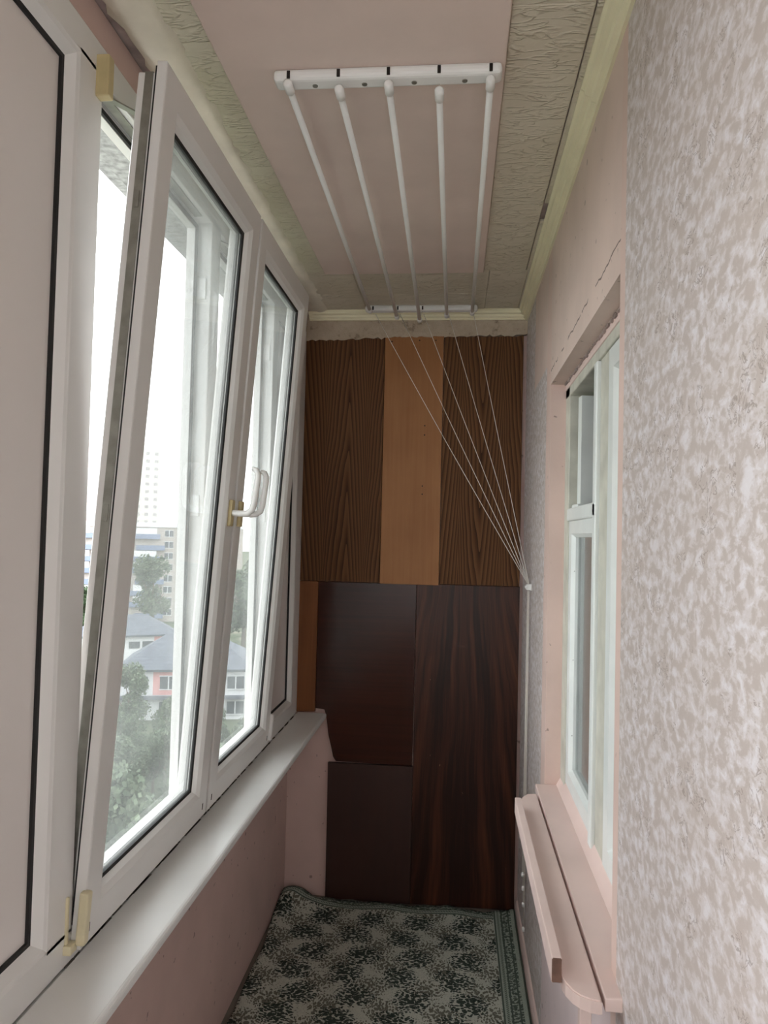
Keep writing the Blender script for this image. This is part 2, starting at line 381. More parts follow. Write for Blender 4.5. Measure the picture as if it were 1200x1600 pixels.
box(b, .345, .62, OY0-.06, OY1+.06, 0, OZ0-.05, 0, 1); box(b, .345, .62, OY0-.06, OY1+.06, OZ1+.05, ZC, 0, 1)
wall_right = struct(obj('wall_right', b, ['wallpaper', 'pink', 'pink_pale', 'pink_lintel']), 'mottled wallpapered wall with pink painted window reveal', 'wall')
# ragged chipped plaster along the top of the reveal
b = B()
for i in range(46):
    y = OY0+.02+(OY1-OY0-.04)*i/46+random.uniform(0, .01); s = random.uniform(.002, .006)
    box(b, .330, .337, y, y+random.uniform(.008, .022), OZ1-s*1.6, OZ1+.002)
tag(obj('chipped_edge', b, 'bare_slab', wall_right), 'chipped plaster edge above the frame', None, None, 'stuff')
b = B(); prism(b, [(XR, 0), (XR, .045), (XR-.006, .042), (XR-.010, .03), (XR-.012, 0)], 'y', 1.2, 3.2)
struct(obj('baseboard_right', b, 'pink_wood'), 'low pink skirting along the right wall', 'baseboard')
# ceiling with boards and tiles
b = B(); box(b, XL-.02, .62, YB-.1, YF+.6, ZC+.006, ZC+.16)
ceiling = struct(obj('ceiling', b, 'bare_slab'), 'concrete ceiling partly covered with embossed tiles', 'ceiling')
b = B(); box(b, -.503, .083, -.6, 2.70, ZC-.012, ZC+.007, .003)
tag(obj('ceiling_board', b, 'pink_ceiling', ceiling), 'smooth pink painted board in the middle of the ceiling')
def ctile(x0, x1, y0, y1, mat='tile', dz=0.0):
    b = B(); box(b, x0+.0006, x1-.0006, y0+.0006, y1-.0006, ZC-.004+dz, ZC+.007, .0018, 0, 1); obj('ceiling_tile', b, mat, ceiling, ((x0+x1)/2, (y0+y1)/2, ZC))
ys = [-.6, -.07, .40, .875, 1.345, 2.285, 2.70]
for i, (a, c) in enumerate(zip(ys, ys[1:])):
    ctile(.083, .236, a, c, 'tile', random.uniform(-.001, .001)); ctile(.238, XR, a, c-(.12 if i == 4 else 0), 'tile', .002)
for x0, x1 in ((-.68, -.40), (-.40, .105), (.105, .245), (.245, XR)):
    ctile(x0, x1, 2.70, 2.955, 'tile', random.uniform(-.001, .001)); ctile(x0, x1, 2.955, YF, 'tile', random.uniform(-.001, .001))
yl = [-.6, .25, .75, 1.25, 1.75, 2.25, 2.70]
for a, c in zip(yl, yl[1:]): ctile(-.655, -.503, a, c, 'tile_cream')
# lumpy filler where the tiles meet the window wall
b = B(); nx, ny = 7, 150; g = []
for j in range(ny+1):
    y = -.6+(3.2+.6)*j/ny; row = []
    for i in range(nx+1):
        u = i/nx; edge = random.uniform(-.014, .012) if i in (0, nx) else 0
        hh = (math.sin(math.pi*u)**.6)*(.007+.007*random.random()) if 0 < i < nx else -.004
        row.append(b.verts.new((-.672+u*.11+edge, y+random.uniform(-.006, .006), ZC-.003-hh)))
    g.append(row)
for j in range(ny):
    for i in range(nx): b.faces.new((g[j][i], g[j][i+1], g[j+1][i+1], g[j+1][i]))
obj('ceiling_filler', b, 'foam', ceiling, smooth=True)
# cream cornice along the right wall and the end wall
prof = [(0, 0), (-.040, 0), (-.040, -.006), (-.034, -.011), (-.031, -.020), (-.021, -.024), (-.018, -.034), (-.009, -.038), (-.007, -.046), (0, -.046)]
for nm, y0, y1 in (('trim_1', -.6, 1.60), ('trim_2', 1.602, YF-.012)):
    b = B(); prism(b, [(XR+x, ZC-.002+z) for x, z in prof], 'y', y0, y1)
    struct(obj(nm, b, 'cream'), 'cream cornice along the wallpapered wall, '+('shorter length above the pier' if nm == 'trim_1' else 'length meeting the end wall'), 'cornice')
b = B(); prism(b, [(3.19+x, ZC-.002+z*.85) for x, z in prof], 'x', -.655, XR-.012)
struct(obj('trim_3', b, 'cream'), 'cream cornice above the wooden boards of the end wall', 'cornice')

# boards on the far wall
def board(poly, y0, y1, mat, label, origin):
    b = B(); prism(b, poly, 'y', y0, y1)
    bmesh.ops.bevel(b, geom=[e for e in b.edges], offset=.0012, segments=1, affect='EDGES')
    return tag(obj('board', b, mat, wall_far, origin), label)
def rp(x0, x1, z0, z1, j=.002):
    r = lambda: random.uniform(-j, j)
    return [(x0+r(), z0+r()), (x1+r(), z0+r()), (x1+r(), z1+r()), (x0+r(), z1+r())]
def jag(x0, x1, z0, z1, za):                   # ragged top edge
    n = 24; return [(x0, z0), (x1, z0)] + [(x1-(x1-x0)*i/n, z1+(za-z1)*i/n+random.uniform(-.004, .004)) for i in range(n+1)]
board(jag(-.668, -.321, 1.350, 2.414, 2.404), 3.192, 3.206, 'larch_a', 'brown veneer board with arched grain beside the window', (-.495, 3.2, 1.9))
pb = board(jag(-.319, -.066, 1.347, 2.416, 2.414), 3.186, 3.204, 'plywood', 'honey-coloured plain plywood board between the brown ones', (-.19, 3.2, 1.9))
board(jag(-.064, .274, 1.352, 2.42, 2.418), 3.192, 3.206, 'larch_b', 'brown veneer board with arched grain beside the wallpapered wall', (.105, 3.2, 1.9))
board(rp(-.670, -.588, .787, 1.348), 3.193, 3.206, 'plywood_dark', 'narrow brown strip of plywood beside the window frame', (-.63, 3.2, 1.06))
board([(-.586, 1.348), (-.160, 1.349), (-.163, .578), (-.49, .582), (-.503, .60), (-.512, .64), (-.525, .69), (-.532, .74), (-.538, .775), (-.545, .800), (-.585, .803)], 3.193, 3.206, 'mahogany', 'glossy dark mahogany board cut around the sill end', (-.37, 3.2, .96))
board(rp(-.158, .274, .004, 1.350), 3.192, 3.206, 'rosewood', 'tall dark board with striped grain down to the rug', (.06, 3.2, 0))
board(rp(-.522, -.160, .004, .576), 3.188, 3.206, 'mahogany_low', 'dark board at the bottom below the glossy one', (-.34, 3.2, .29))
for x, z in ((-.14, 2.03), (-.14, 1.99), (-.145, 1.77), (-.145, 1.735), (-.29, 2.395), (-.17, 2.40), (-.10, 2.40)):
    b = B(); tube(b, [(x, 3.1852, z), (x, 3.187, z)], .0032, 7); obj('nail_hole', b, 'hole', wall_far)

# ------------------------------------------------------------------ balcony window
FX = -.664            # inner face of the outer frame
win = struct(empty('window_1', (FX, 1.9, .784)), 'white plastic balcony window with two tilted sashes and blank panels', 'window')
FZ0, FZ1 = .784, 2.44
bays = [(-1.30, -.62, 'glass'), (-.545, .47, 'glass'), (.545, 1.204, 'panel'), (1.289, 1.912, 'sash'), (1.985, 2.602, 'sash'), (2.675, 3.070, 'panel')]  # the two glazed bays behind the camera are added for extra daylight
def ybox(name, y0, y1, z0, z1): 
    b = B(); box(b, FX-.064, FX, y0, y1, z0, z1, .003); obj(name, b, 'pvc', win)
b = B()
box(b, FX-.064, FX, -1.37, 3.15, FZ0, FZ0+.062, .003); box(b, FX-.064, FX, -1.37, 3.15, FZ1-.062, FZ1, .003)
box(b, FX-.0635, FX-.0005, -1.37, -1.30, FZ0+.05, FZ1-.05); box(b, FX-.0635, FX-.0005, 3.070, 3.15, FZ0+.05, FZ1-.05)
obj('frame', b, 'pvc', win)
for (a0, a1, _), (c0, c1, _) in zip(bays, bays[1:]): ybox('mullion', a1, c0, FZ0+.05, FZ1-.05)
b = B(); box(b, FX-.05, FX-.004, 3.15, YF, FZ0, FZ1); obj('frame_packer', b, 'pvc', win)
GZ0, GZ1 = FZ0+.062, FZ1-.062
for y0, y1, kind in bays:
    if kind == 'sash':                                # rebate with black seal on the fixed frame
        b = B(); rect_sweep(b, y0-.001, y1+.001, GZ0-.001, GZ1+.001, [(0, FX-.040), (.022, FX-.040), (.022, FX-.062), (0, FX-.062)]); obj('rebate', b, 'pvc', win)
        b = B(); rect_sweep(b, y0+.010, y1-.010, GZ0+.010, GZ1-.010, [(0, FX-.0345), (.009, FX-.0345), (.009, FX-.041), (0, FX-.041)]); obj('seal', b, 'gasket', win)
        for zc in (1.02, 1.62, 2.20):
            b = B(); box(b, FX-.036, FX-.012, y1-.005, y1+.002, zc-.028, zc+.028, .001); obj('striker_plate', b, 'white_plastic', win)
        continue
    b = B(); rect_sweep(b, y0-.001, y1+.001, GZ0-.001, GZ1+.001, [(0, FX-.001), (.006, FX-.003), (.020, FX-.018), (.020, FX-.024), (0, FX-.024)]); obj('glazing_bead', b, 'pvc', win)
    b = B(); rect_sweep(b, y0+.014, y1-.014, GZ0+.014, GZ1-.014, [(0, FX-.0165), (.0105, FX-.0185), (.0105, FX-.026), (0, FX-.026)]); obj('seal', b, 'gasket', win)
    b = B(); box(b, FX-.048, FX-.024, y0, y1, GZ0, GZ1); obj('panel' if kind == 'panel' else 'pane', b, 'panel' if kind == 'panel' else 'glass', win)
# tilted sashes: built closed about the hinge line, then leaned in about it
TILT = math.radians(3.75)
def sash(y0, y1, handle_y, side):
    z0, z1 = .806, 2.412; hx = FX+.018
    piv = Vector((hx, (y0+y1)/2, z0))
    def place(o): return o
    b = B(); w = .072
    rect_sweep(b, y0, y1, z0, z1, [(0, hx), (.003, hx+.001), (w-.012, hx+.001), (w, hx-.006), (w+.010, hx-.018), (w+.010, hx-.026), (w, hx-.034), (w, hx-.054), (w-.006, hx-.060), (.016, hx-.060), (.014, hx-.058), (.014, hx-.022), (.010, hx-.019), (.0, hx-.018)])
    s = obj('sash', b, 'pvc', win, piv); s.rotation_euler = (0, TILT, 0)
    b = B(); rect_sweep(b, y0+w+.006, y1-w-.006, z0+w+.006, z1-w-.006, [(0, hx-.0150), (.0085, hx-.0180), (.0085, hx-.024), (0, hx-.024)]); obj('seal', b, 'gasket', s)
    b = B(); rect_sweep(b, y0+w+.004, y1-w-.004, z0+w+.004, z1-w-.004, [(0, hx-.030), (.0075, hx-.031), (.0075, hx-.036), (0, hx-.036)]); obj('outer_seal', b, 'gasket', s)
    b = B(); box(b, hx-.030, hx-.022, y0+w, y1-w, z0+w, z1-w); obj('pane', b, 'glass_sash', s)
    b = B(); rect_sweep(b, y0+.0055, y1-.0055, z0+.0055, z1-.0055, [(0, hx-.0175), (.009, hx-.0175), (.009, hx-.0235), (0, hx-.0235)]); obj('rim_seal', b, 'gasket', s)
    b = B(); rect_sweep(b, y0+.0125, y1-.0125, z0+.0125, z1-.0125, [(0, hx-.030), (.003, hx-.030), (.003, hx-.046), (0, hx-.046)]); obj('locking_rail', b, 'steel', s)
    for zc in (1.02, 1.58, 2.16):
        b = B(); box(b, hx-.042, hx-.034, y0+.0105, y0+.014, zc-.016, zc+.016, .001); obj('locking_cam', b, 'steel', s)
    for yy in (y0+.025, y1-.03):
        b = B(); box(b, hx+.0008, hx+.0018, yy-.002, yy+.002, z0+.02, z0+.036); obj('drain_mark', b, 'hole', s)
    # handle: yellowed plate, white lever turned straight up
    hz = 1.605
    b = B(); box(b, hx, hx+.010, handle_y-.014, handle_y+.014, hz-.036, hz+.034, .003); obj('handle_plate', b, 'pvc_plate', s)
    b = B()
    pts = [(0, 0), (.022, .000), (.040, .002), (.052, .012), (.056, .030), (.058, .060), (.060, .090), (.060, .106), (.054, .117), (.044, .121)]
    tube(b, [(hx+.008+p, handle_y, hz+q) for p, q in pts], [.0085, .0085, .0085, .0088, .0085, .008, .0078, .0078, .0075, .0055], 10)
    for v in b.verts: v.co.y = handle_y+(v.co.y-handle_y)*1.25
    obj('handle', b, 'white_plastic', s)
    # lower corner hinge and its cover
    hy = y0-.003 if side < 0 else y1+.003
    b = B(); box(b, hx-.006, hx+.012, hy-.009, hy+.009, z0+.012, z0+.105, .004); obj('hinge_cover', b, 'pvc_old' if side < 0 else 'pvc', s)
    return s
sash(1.285, 1.945, 1.945-.034, -1)
sash(1.962, 2.612, 1.962+.034, 1)
for y0 in (1.285, 2.640):
    b = B(); box(b, FX-.002, FX+.014, y0-.026, y0-.002, .808, .824, .002); box(b, FX-.004, FX+.004, y0-.022, y0-.014, .824, .905, .002); obj('hinge', b, 'pvc_old' if y0 < 2 else 'pvc', win)
b = B(); box(b, FX-.004, FX+.024, 1.262, 1.284, 2.335, 2.412, .003); obj('hinge_box', b, 'pvc_plate', win)
for y0, y1 in ((1.289, 1.912), (1.985, 2.602)):          # scissor stay that holds the leaning sash
    b = B(); box(b, FX-.032, FX-.012, y0+.01, y1-.05, GZ1-.004, GZ1-.001)
    a, c = Vector((FX-.02, y0+.03, GZ1-.006)), Vector((FX+.085, y0+.20, GZ1-.006)); d = (c-a).normalized(); nrm = Vector((-d.y, d.x, 0))
    vs = [b.verts.new(p+nrm*s*.007+Vector((0, 0, h))) for h in (-.002, .001) for p, s in ((a, -1), (c, -1), (c, 1), (a, 1))]
    for q in ((0, 1, 2, 3), (4, 7, 6, 5), (0, 4, 5, 1), (1, 5, 6, 2), (2, 6, 7, 3), (3, 7, 4, 0)): b.faces.new([vs[i] for i in q])
    obj('stay_arm', b, 'steel', win)
# the sill
b = B(); prism(b, [(FX+.004, .784), (-.543, .784), (-.538, .782), (-.536, .778), (-.536, .7665), (-.538, .7645), (-.552, .7645), (-.556, .768), (FX-.03, .768), (FX-.03, .778), (FX+.004, .778)], 'y', -1.34, 3.19)
bmesh.ops.bevel(b, geom=[e for e in b.edges if abs(e.verts[0].co.y-e.verts[1].co.y) > 1 and e.verts[0].co.x > -.56], offset=.0015, segments=2, affect='EDGES')
tag(obj('window_sill', b, 'sill'), 'long white plastic sill under the balcony window', 'window sill')
# grimy joint between frame and sill, small black dots
b = B()
for i in range(70):
    y = random.uniform(1.25, 3.1); w = random.uniform(.01, .05)
    box(b, FX-.001, FX+random.uniform(.002, .005), y, y+w, .7835, .7848)
tag(obj('joint_grime', b, simple('grey_joint_dirt', (96, 90, 84), .9, .2), win), None, None, None, 'stuff')

# concrete slab and outer cill outside the window
b = B(); box(b, -1.0, XL-.02, YB-.3, 4.6, 2.545, 2.535+.17); box(b, XL-.16, XL-.02, YB, YF, 2.44, 2.55)
struct(obj('slab_overhead', b, 'concrete'), 'grey speckled concrete slab edge of the balcony above', 'slab')
b = B(); prism(b, [(FX-.05, .785), (-.83, .735), (-.83, .715), (FX-.05, .765)], 'y', YB, YF)
struct(obj('outer_sill', b, simple('weathered_zinc', (96, 98, 100), .6, .15, 6)), 'sheet metal drip sill outside the balcony window', 'outer sill')

# ------------------------------------------------------------------ room window in the right wall
WX = .338
win2 = struct(empty('window_2', (WX, 1.855, OZ0)), 'old white painted wooden window of the room with open vent pane', 'window')
def bx2(name, x0, x1, y0, y1, z0, z1, mat, bev=.003, parent=None):
    b = B(); box(b, x0, x1, y0, y1, z0, z1, bev); return obj(name, b, mat, parent or win2)
# fixed outer frame
b = B()
box(b, WX, WX+.10, OY1-.075, OY1+.05, OZ0-.02, OZ1+.02, .003)                # far post
box(b, WX, WX+.10, OY0-.05, OY0+.03, OZ0-.02, OZ1+.02, .003)
box(b, WX, WX+.10, OY0-.02, OY1+.03, OZ1-.05, OZ1+.04, .003)                # head
obj('frame', b, 'green_paint', win2)
bx2('mullion', WX+.006, WX+.10, 1.735, 1.835, OZ0+.02, OZ1-.045, 'green_paint')
b = B(); prism(b, [(WX-.012, OZ0+.026), (WX+.006, OZ0+.058), (WX+.10, OZ0+.058), (WX+.10, OZ0-.02), (WX-.012, OZ0-.02)], 'y', OY0-.02, OY1+.02); obj('bottom_rail', b, 'pink_wood', win2)
b = B(); box(b, WX-.003, WX+.02, OY0, OY1, OZ1-.022, OZ1-.002, .002); obj('head_strip', b, 'pink_wood', win2)
# lower casement pane, far bay
SZ0, ZT = OZ0+.058, 1.625
def casement(y0, y1, z0, z1, w, x=WX+.004, name='casement', t=.042):
    b = B(); rect_sweep(b, y0, y1, z0, z1, [(0, x), (w, x), (w+.010, x+.012), (w+.010, x+.020), (w, x+t), (0, x+t)])
    o = obj(name, b, 'white_paint', win2, (x+.02, (y0+y1)/2, z0))
    b = B(); box(b, x+.020, x+.0235, y0+w, y1-w, z0+w, z1-w); obj('pane', b, 'glass_old', o)
    return o
casement(1.842, 2.288, SZ0, ZT-.012, .042)
casement(1.382, 1.728, SZ0, OZ1-.052, .048)
bx2('transom', WX-.004, WX+.07, 1.838, 2.290, ZT-.016, ZT+.022, 'white_paint', .005)
bx2('centre_stile', WX-.004, WX+.05, 1.836, 1.872, OZ0+.045, OZ1-.05, 'white_paint', .004)
# open vent: hinged at the far post and swung into the room
b = B(); vw, vh = .33, OZ1-.06-(ZT+.03)
rect_sweep(b, 0, vw, 0, vh, [(0, 0), (.040, 0), (.048, .010), (.048, .018), (.040, .034), (0, .034)])
vent = obj('vent_casement', b, 'white_paint', win2, (0, 0, 0)); vent.location = Vector((WX+.022, 2.262, ZT+.03))-WLOC[win2.name]
vent.rotation_euler = (0, 0, math.radians(97)); WLOC[vent.name] = Vector((0, 0, 0))
b = B(); box(b, .014, .0175, .03, vw-.03, .03, vh-.03); obj('pane', b, 'glass_old', vent)
b = B(); box(b, -.012, .05, -.014, vw+.01, -.022, .004, .006); obj('lip', b, 'white_paint', vent)
vent.rotation_euler = (0, 0, math.radians(-83))
# inner jamb lining and the second row of casements towards the room
b = B(); box(b, WX+.10, .50, OY1-.02, OY1+.06, OZ0-.05, OZ1+.05); box(b, WX+.10, .50, OY0-.06, OY0, OZ0-.05, OZ1+.05)
box(b, WX+.10, .50, OY0-.06, OY1+.06, OZ1, OZ1+.05); box(b, WX+.10, .50, OY0-.06, OY1+.06, OZ0-.05, OZ0+.04)
obj('jamb_lining', b, 'green_paint', win2)
casement(1.80, 2.36, OZ0+.045, 1.60, .055, .50, 'inner_casement')
casement(1.345, 1.795, OZ0+.045, OZ1, .055, .50, 'inner_casement')
# glazing pins on the sashes
for y, zs in ((2.243, (.98, 1.20, 1.46)), (1.684, (1.0, 1.28, 1.55, 1.80))):
    for z in zs:
        b = B(); box(b, WX+.0125, WX+.0145, y-.006, y+.006, z, z+.002); obj('glazing_pin', b, 'hole', win2)
# the room behind
b = B(); box(b, .62, 3.6, -1.2, 4.6, -.1, 0)
struct(obj('room_floor', b, simple('brown_room_floor', (120, 92, 70), .5, .1)), 'brown floor of the room behind the window', 'floor')
b = B(); box(b, 3.6, 3.7, -1.2, 4.6, 0, 2.6); box(b, .62, 3.7, 4.6, 4.7, 0, 2.6); box(b, .62, 3.7, -1.3, -1.2, 0, 2.6); box(b, .62, 3.7, -1.3, 4.7, 2.6, 2.7)
box(b, .62, .66, YF, 4.7, 0, 2.6)
struct(obj('wall_room', b, simple('pale_room_wall', (206, 186, 176), .7, .05)), 'pale walls of the room behind the window', 'wall')

# ------------------------------------------------------------------ pink shelf below the room window
sh = tag(empty('window_shelf', (.235, 1.8, .76)), 'pink painted wooden shelf with a raised rail below the room window', 'shelf')
def rounded(x0, x1, y0, y1, r0, r1):
    P = []
    for k in range(9): a = math.pi/2*k/8; P.append((x0+r0-r0*math.sin(math.pi/2-a)*1.0 if 0 else x0+r0*(1-math.cos(math.pi/2-a)), y0+r0*.55*(1-math.sin(math.pi/2-a))))
    return P
# near end: outer corner cut to a curve; far end the same
near = [(.256, 1.276), (.238, 1.280), (.222, 1.289), (.211, 1.302), (.203, 1.320), (.200, 1.34)]
farp = [(.200, 2.16), (.204, 2.21), (.213, 2.245), (.228, 2.268), (.256, 2.275)]
b = B(); prism(b, near+farp, 'z', .772, .796)
bmesh.ops.bevel(b, geom=[e for e in b.edges if abs(e.verts[0].co.z-e.verts[1].co.z) < 1e-5], offset=.0025, segments=2, affect='EDGES'); obj('shelf_board', b, 'pink_wood', sh)
b = B(); box(b, .262, WX-.010, 1.285, OY1-.002, .774, .797, .002); obj('inner_board', b, 'pink_wood', sh)
b = B(); box(b, .181, .199, 1.335, 2.135, .786, .829, .002, 0); 
rl = obj('rail', b, ['pink_wood', 'raw_wood'], sh)
for p in rl.data.polygons:
    if p.normal.y < -.9: p.material_index = 1
for yb in (1.312, 2.05):
    b = B(); box(b, .226, .246, yb, yb+.022, .60, .772, .002); box(b, .246, XR, yb, yb+.022, .60, .63, .002); obj('bracket', b, 'pink_wood', sh)

# ------------------------------------------------------------------ rug
b = B(); nx, ny = 70, 150; RX0, RX1, RY0, RY1 = -.695, .276, -.9, 3.186
def rz(x, y):
    c = math.exp(-((x+.655)/.075)**2-((y-3.15)/.085)**2)*.052
    w = .010*math.exp(-((x+.66)/.06)**2)*(1+.6*math.sin(y*9))
    f = .008*math.exp(-((y-3.15)/.05)**2)*(1+.8*math.sin(x*22+1))
    r = .006*math.exp(-((x-.262)/.02)**2)
    return .006+c+w+f+r+.0012*math.sin(x*17+y*5)
g = [[None]*(nx+1) for _ in range(ny+1)]
for j in range(ny+1):
    for i in range(nx+1):
        x = RX0+(RX1-RX0)*i/nx; y = RY0+(RY1-RY0)*j/ny
        yy = y-(.018*math.sin(x*9+.5)**2+.012*math.sin(x*31)**2)*(1 if j == ny else (j/ny)**20)
        xx = x+(.014*math.sin(y*3.1)**2+.006*math.sin(y*14))*((1-i/nx)**8)
        g[j][i] = b.verts.new((xx, yy, rz(x, y)))
for j in range(ny):
    for i in range(nx): b.faces.new((g[j][i], g[j][i+1], g[j+1][i+1], g[j+1][i])).smooth = True
r = bmesh.ops.extrude_face_region(b, geom=b.faces[:])
for v in r['geom']:
    if isinstance(v, bmesh.types.BMVert): v.co.z -= .005
tag(obj('rug', b, 'rug'), 'grey-green woven rug with dark floral pattern and bordered edge', 'rug')

# ------------------------------------------------------------------ clothes drying rack on the ceiling
rack = tag(empty('drying_rack', (-.16, 2.3, 2.52)), 'white ceiling clothes drying rack with five tubes and cords', 'drying rack')
def rack_bar(name, x0, x1, y0, y1, z0, z1, hx, face):
    b = B(); box(b, x0, x1, y0, y1, z0, z1, .009, 0, 3); o = obj(name, b, 'white_plastic', rack)
    return o
hooks = [-.365, -.260, -.156, -.052, .053]
nb = rack_bar('mounting_bar', -.398, .076, 1.488, 1.530, 2.494, 2.519, hooks, -1)
fb = rack_bar('mounting_bar', -.400, .074, 3.09, 3.13, 2.502, 2.527, hooks, -1)
for hx in hooks:                               # slots with cord, pulley eyes
    b = B(); box(b, hx-.0035, hx+.0035, 1.4865, 1.4895, 2.497, 2.513, .0008); obj('slot', b, 'hole', nb)
    b = B(); box(b, hx-.003, hx+.003, 3.088, 3.0915, 2.505, 2.520, .0008); obj('slot', b, 'hole', fb)
for a, c in zip(hooks, hooks[1:]):
    b = B(); tube(b, [((a+c)/2, 1.512, 2.4955), ((a+c)/2, 1.512, 2.4925)], [.0062, .0055], 12); obj('screw', b, 'steel', nb)
near_y = [1.484, 1.504, 1.496, 1.519, 1.496]; near_z = [2.483, 2.480, 2.482, 2.478, 2.484]
far_z = [2.494, 2.470, 2.455, 2.474, 2.484]; far_y = [3.075, 3.085, 3.085, 3.08, 3.08]
for k, hx in enumerate(hooks):
    p0 = Vector((hx, near_y[k], near_z[k])); p1 = Vector((hx-(.010 if k in (0, 2) else .002), far_y[k], far_z[k])); d = (p1-p0).normalized()
    b = B(); tube(b, [p0+d*.006, p1-d*.006], .0072, 12); rod = obj('rod', b, 'white_plastic', rack)
    for p, e in ((p0, d), (p1, -d)):
        b = B(); tube(b, [p-e*.005, p-e*.002, p+e*.028, p+e*.030], [.006, .0098, .0098, .0082], 12); obj('end_cap', b, 'white_plastic', rod)
    b = B(); tube(b, [p0+d*.012+Vector((0, 0, .008)), (hx, 1.497, 2.512)], .0011, 5); obj('hanger_cord', b, 'cord', rack); b = B()
    tube(b, [p1-d*.012+Vector((0, 0, .006)), (hx, 3.105, 2.512)], .0011, 5); obj('hanger_cord', b, 'cord', rack)
CX, CY, CZ = XR-.010, 2.86, 1.372
starts = [(-.359, 3.135, 2.500), (-.254, 3.135, 2.500), (-.153, 3.135, 2.500), (-.047, 3.135, 2.500), (.058, 3.135, 2.500)]
for k, s in enumerate(starts):
    e = Vector((CX-.004+.0014*k, CY+.001*k, CZ+.012)); s = Vector(s)
    pts = [s.lerp(e, t/8)+Vector((0, 0, -.010*math.sin(math.pi*t/8))) for t in range(9)]
    b = B(); tube(b, pts, .0013, 5); obj('cord', b, 'cord', rack)
for k in range(5):
    x = CX-.0035+.0016*k; y = CY+.0006*((k*2) % 5)
    zb = (.30, .25, .19, .14, .10)[k]
    b = B(); tube(b, [(x, y, CZ-.008), (x+.0004*(k-2), y, .9), (x+.001*(k-2), y-.001*k, zb)], .0014, 5); obj('cord_tail', b, 'cord', rack)
for k, zb in enumerate((.30, .25, .19, .10)):
    x = CX-.004+.0020*k
    b = B(); tube(b, [(x, CY, zb+.009), (x, CY, zb+.006), (x, CY, zb-.006), (x, CY, zb-.008)], [.003, .0055, .0055, .003], 10); obj('toggle', b, 'white_plastic', rack)
cl = tag(empty('cord_cleat', (XR, CY, CZ)), 'small white plastic cleat holding the rack cords on the wallpaper', 'cleat')
b = B(); box(b, XR-.004, XR+.0005, CY-.014, CY+.014, CZ-.013, CZ+.013, .002); obj('base', b, 'white_plastic', cl)
b = B(); box(b, XR-.020, XR-.003, CY-.011, CY+.011, CZ-.011, CZ+.011, .003); box(b, XR-.024, XR-.019, CY-.017, CY+.017, CZ-.005, CZ+.005, .0015); obj('clamp', b, 'white_plastic', cl)

# ------------------------------------------------------------------ outdoors
GZ = -21.0
grass = Mat('rough_grass_and_soil', .95, .1)
grass.set('Base Color', grass.ramp(grass.noise(.12, detail=6), [(.35, lin(66, 78, 56)), (.55, lin(86, 92, 74)), (.7, lin(130, 124, 110))]))
b = B(); box(b, -700, -6, -60, 900, GZ-1, GZ)
struct(obj('ground', b, grass.m), 'grassy ground far below the balcony', 'ground')
MT['render'] = simple('white_house_render', (196, 196, 198), .8, .03, .3)
MT['pinkrender'] = simple('salmon_house_render', (190, 134, 132), .8, .05, .3)
MT['block'] = simple('pale_panel_block', (160, 152, 146), .85, .06, .2)
MT['blue'] = simple('blue_balcony_cladding', (108, 118, 140), .7, .08, .5)
MT['winglass'] = simple('distant_window_glass', (64, 70, 78), .3, .1, .5)
MT['towerglass'] = simple('pale_distant_glass', (160, 158, 156), .3, .05, .5)
sl = Mat('grey_roof_tiles', .7, .3); xx, yy, zz = sl.xyz()
sl.set('Base Color', sl.ramp(sl.math('ADD', sl.math('MULTIPLY', sl.math('FRACT', sl.math('MULTIPLY', zz, 3.2)), .35), sl.noise(1.2, detail=3)), [(.3, lin(66, 70, 80)), (.9, lin(92, 96, 106))])); MT['slate'] = sl.m
MT['towermat'] = simple('pale_tower_cladding', (206, 200, 194), .85, .03, .05)
MT['towerred'] = simple('pale_red_tower_cladding', (210, 166, 158), .85, .04, .05)

def building(name, label, px, py, dist, face_az, w, depth, floors, fh, mat, group=None, ztop=None):
    """box building whose facade centre lies on the pixel's bearing; local x to the right along the facade"""
    p = far_at(px, py, dist); zt = ztop if ztop is not None else p.z
    e = empty(name, (p.x, p.y, GZ)); e.rotation_euler = (0, 0, math.radians(face_az))
    tag(e, label, 'building', group); WLOC[e.name] = Vector((0, 0, 0)); h = zt-GZ
    b = B(); box(b, -w/2, w/2, 0, depth, 0, h); obj('wall', b, mat, e)
    return e, h
# long panel block with balconies
e, h = building('apartment_block', 'pale apartment block with blue balconies behind the trees', 215, 823, 194, 24, 52, 13, 8, 2.8, 'block')
b = B(); box(b, -26.4, 26.4, -.4, 13.4, h, h+.9); box(b, -26.2, 26.2, -.2, 13.2, h+.9, h+1.1); obj('roof', b, 'render', e)
b = B(); box(b, 10.0, 17.0, 3, 8, h+1.1, h+4.2); box(b, 9.7, 17.3, 2.7, 8.3, h+4.2, h+4.5); obj('roof_hut', b, 'block', e)
b = B(); box(b, 14.5, 16.2, 2.95, 3.05, h+2.0, h+3.2); obj('hut_window', b, 'winglass', e)
wm = {}
def inst(name, key, parent, loc, sub=None):
    o = bpy.data.objects.new(name, wm[key]); COL.objects.link(o); o.parent = parent; o.location = loc
    WLOC[o.name] = Vector((0, 0, 0)); return o
def proto(key, bm, mat):
    bmesh.ops.recalc_face_normals(bm, faces=bm.faces[:]); me = bpy.data.meshes.new(key); bm.to_mesh(me); bm.free(); me.materials.append(MT[mat]); wm[key] = me
b = B(); box(b, -.85, .85, -.05, .05, 0, 1.1); proto('narrow_window', b, 'winglass')
b = B(); rect = [(-.95, .95)]; box(b, -1.0, 1.0, -.08, .06, 0, 1.5); proto('wide_window', b, 'winglass')
b = B(); box(b, -1.0, 1.0, -.08, .06, 0, 1.8); proto('pale_window', b, 'towerglass')
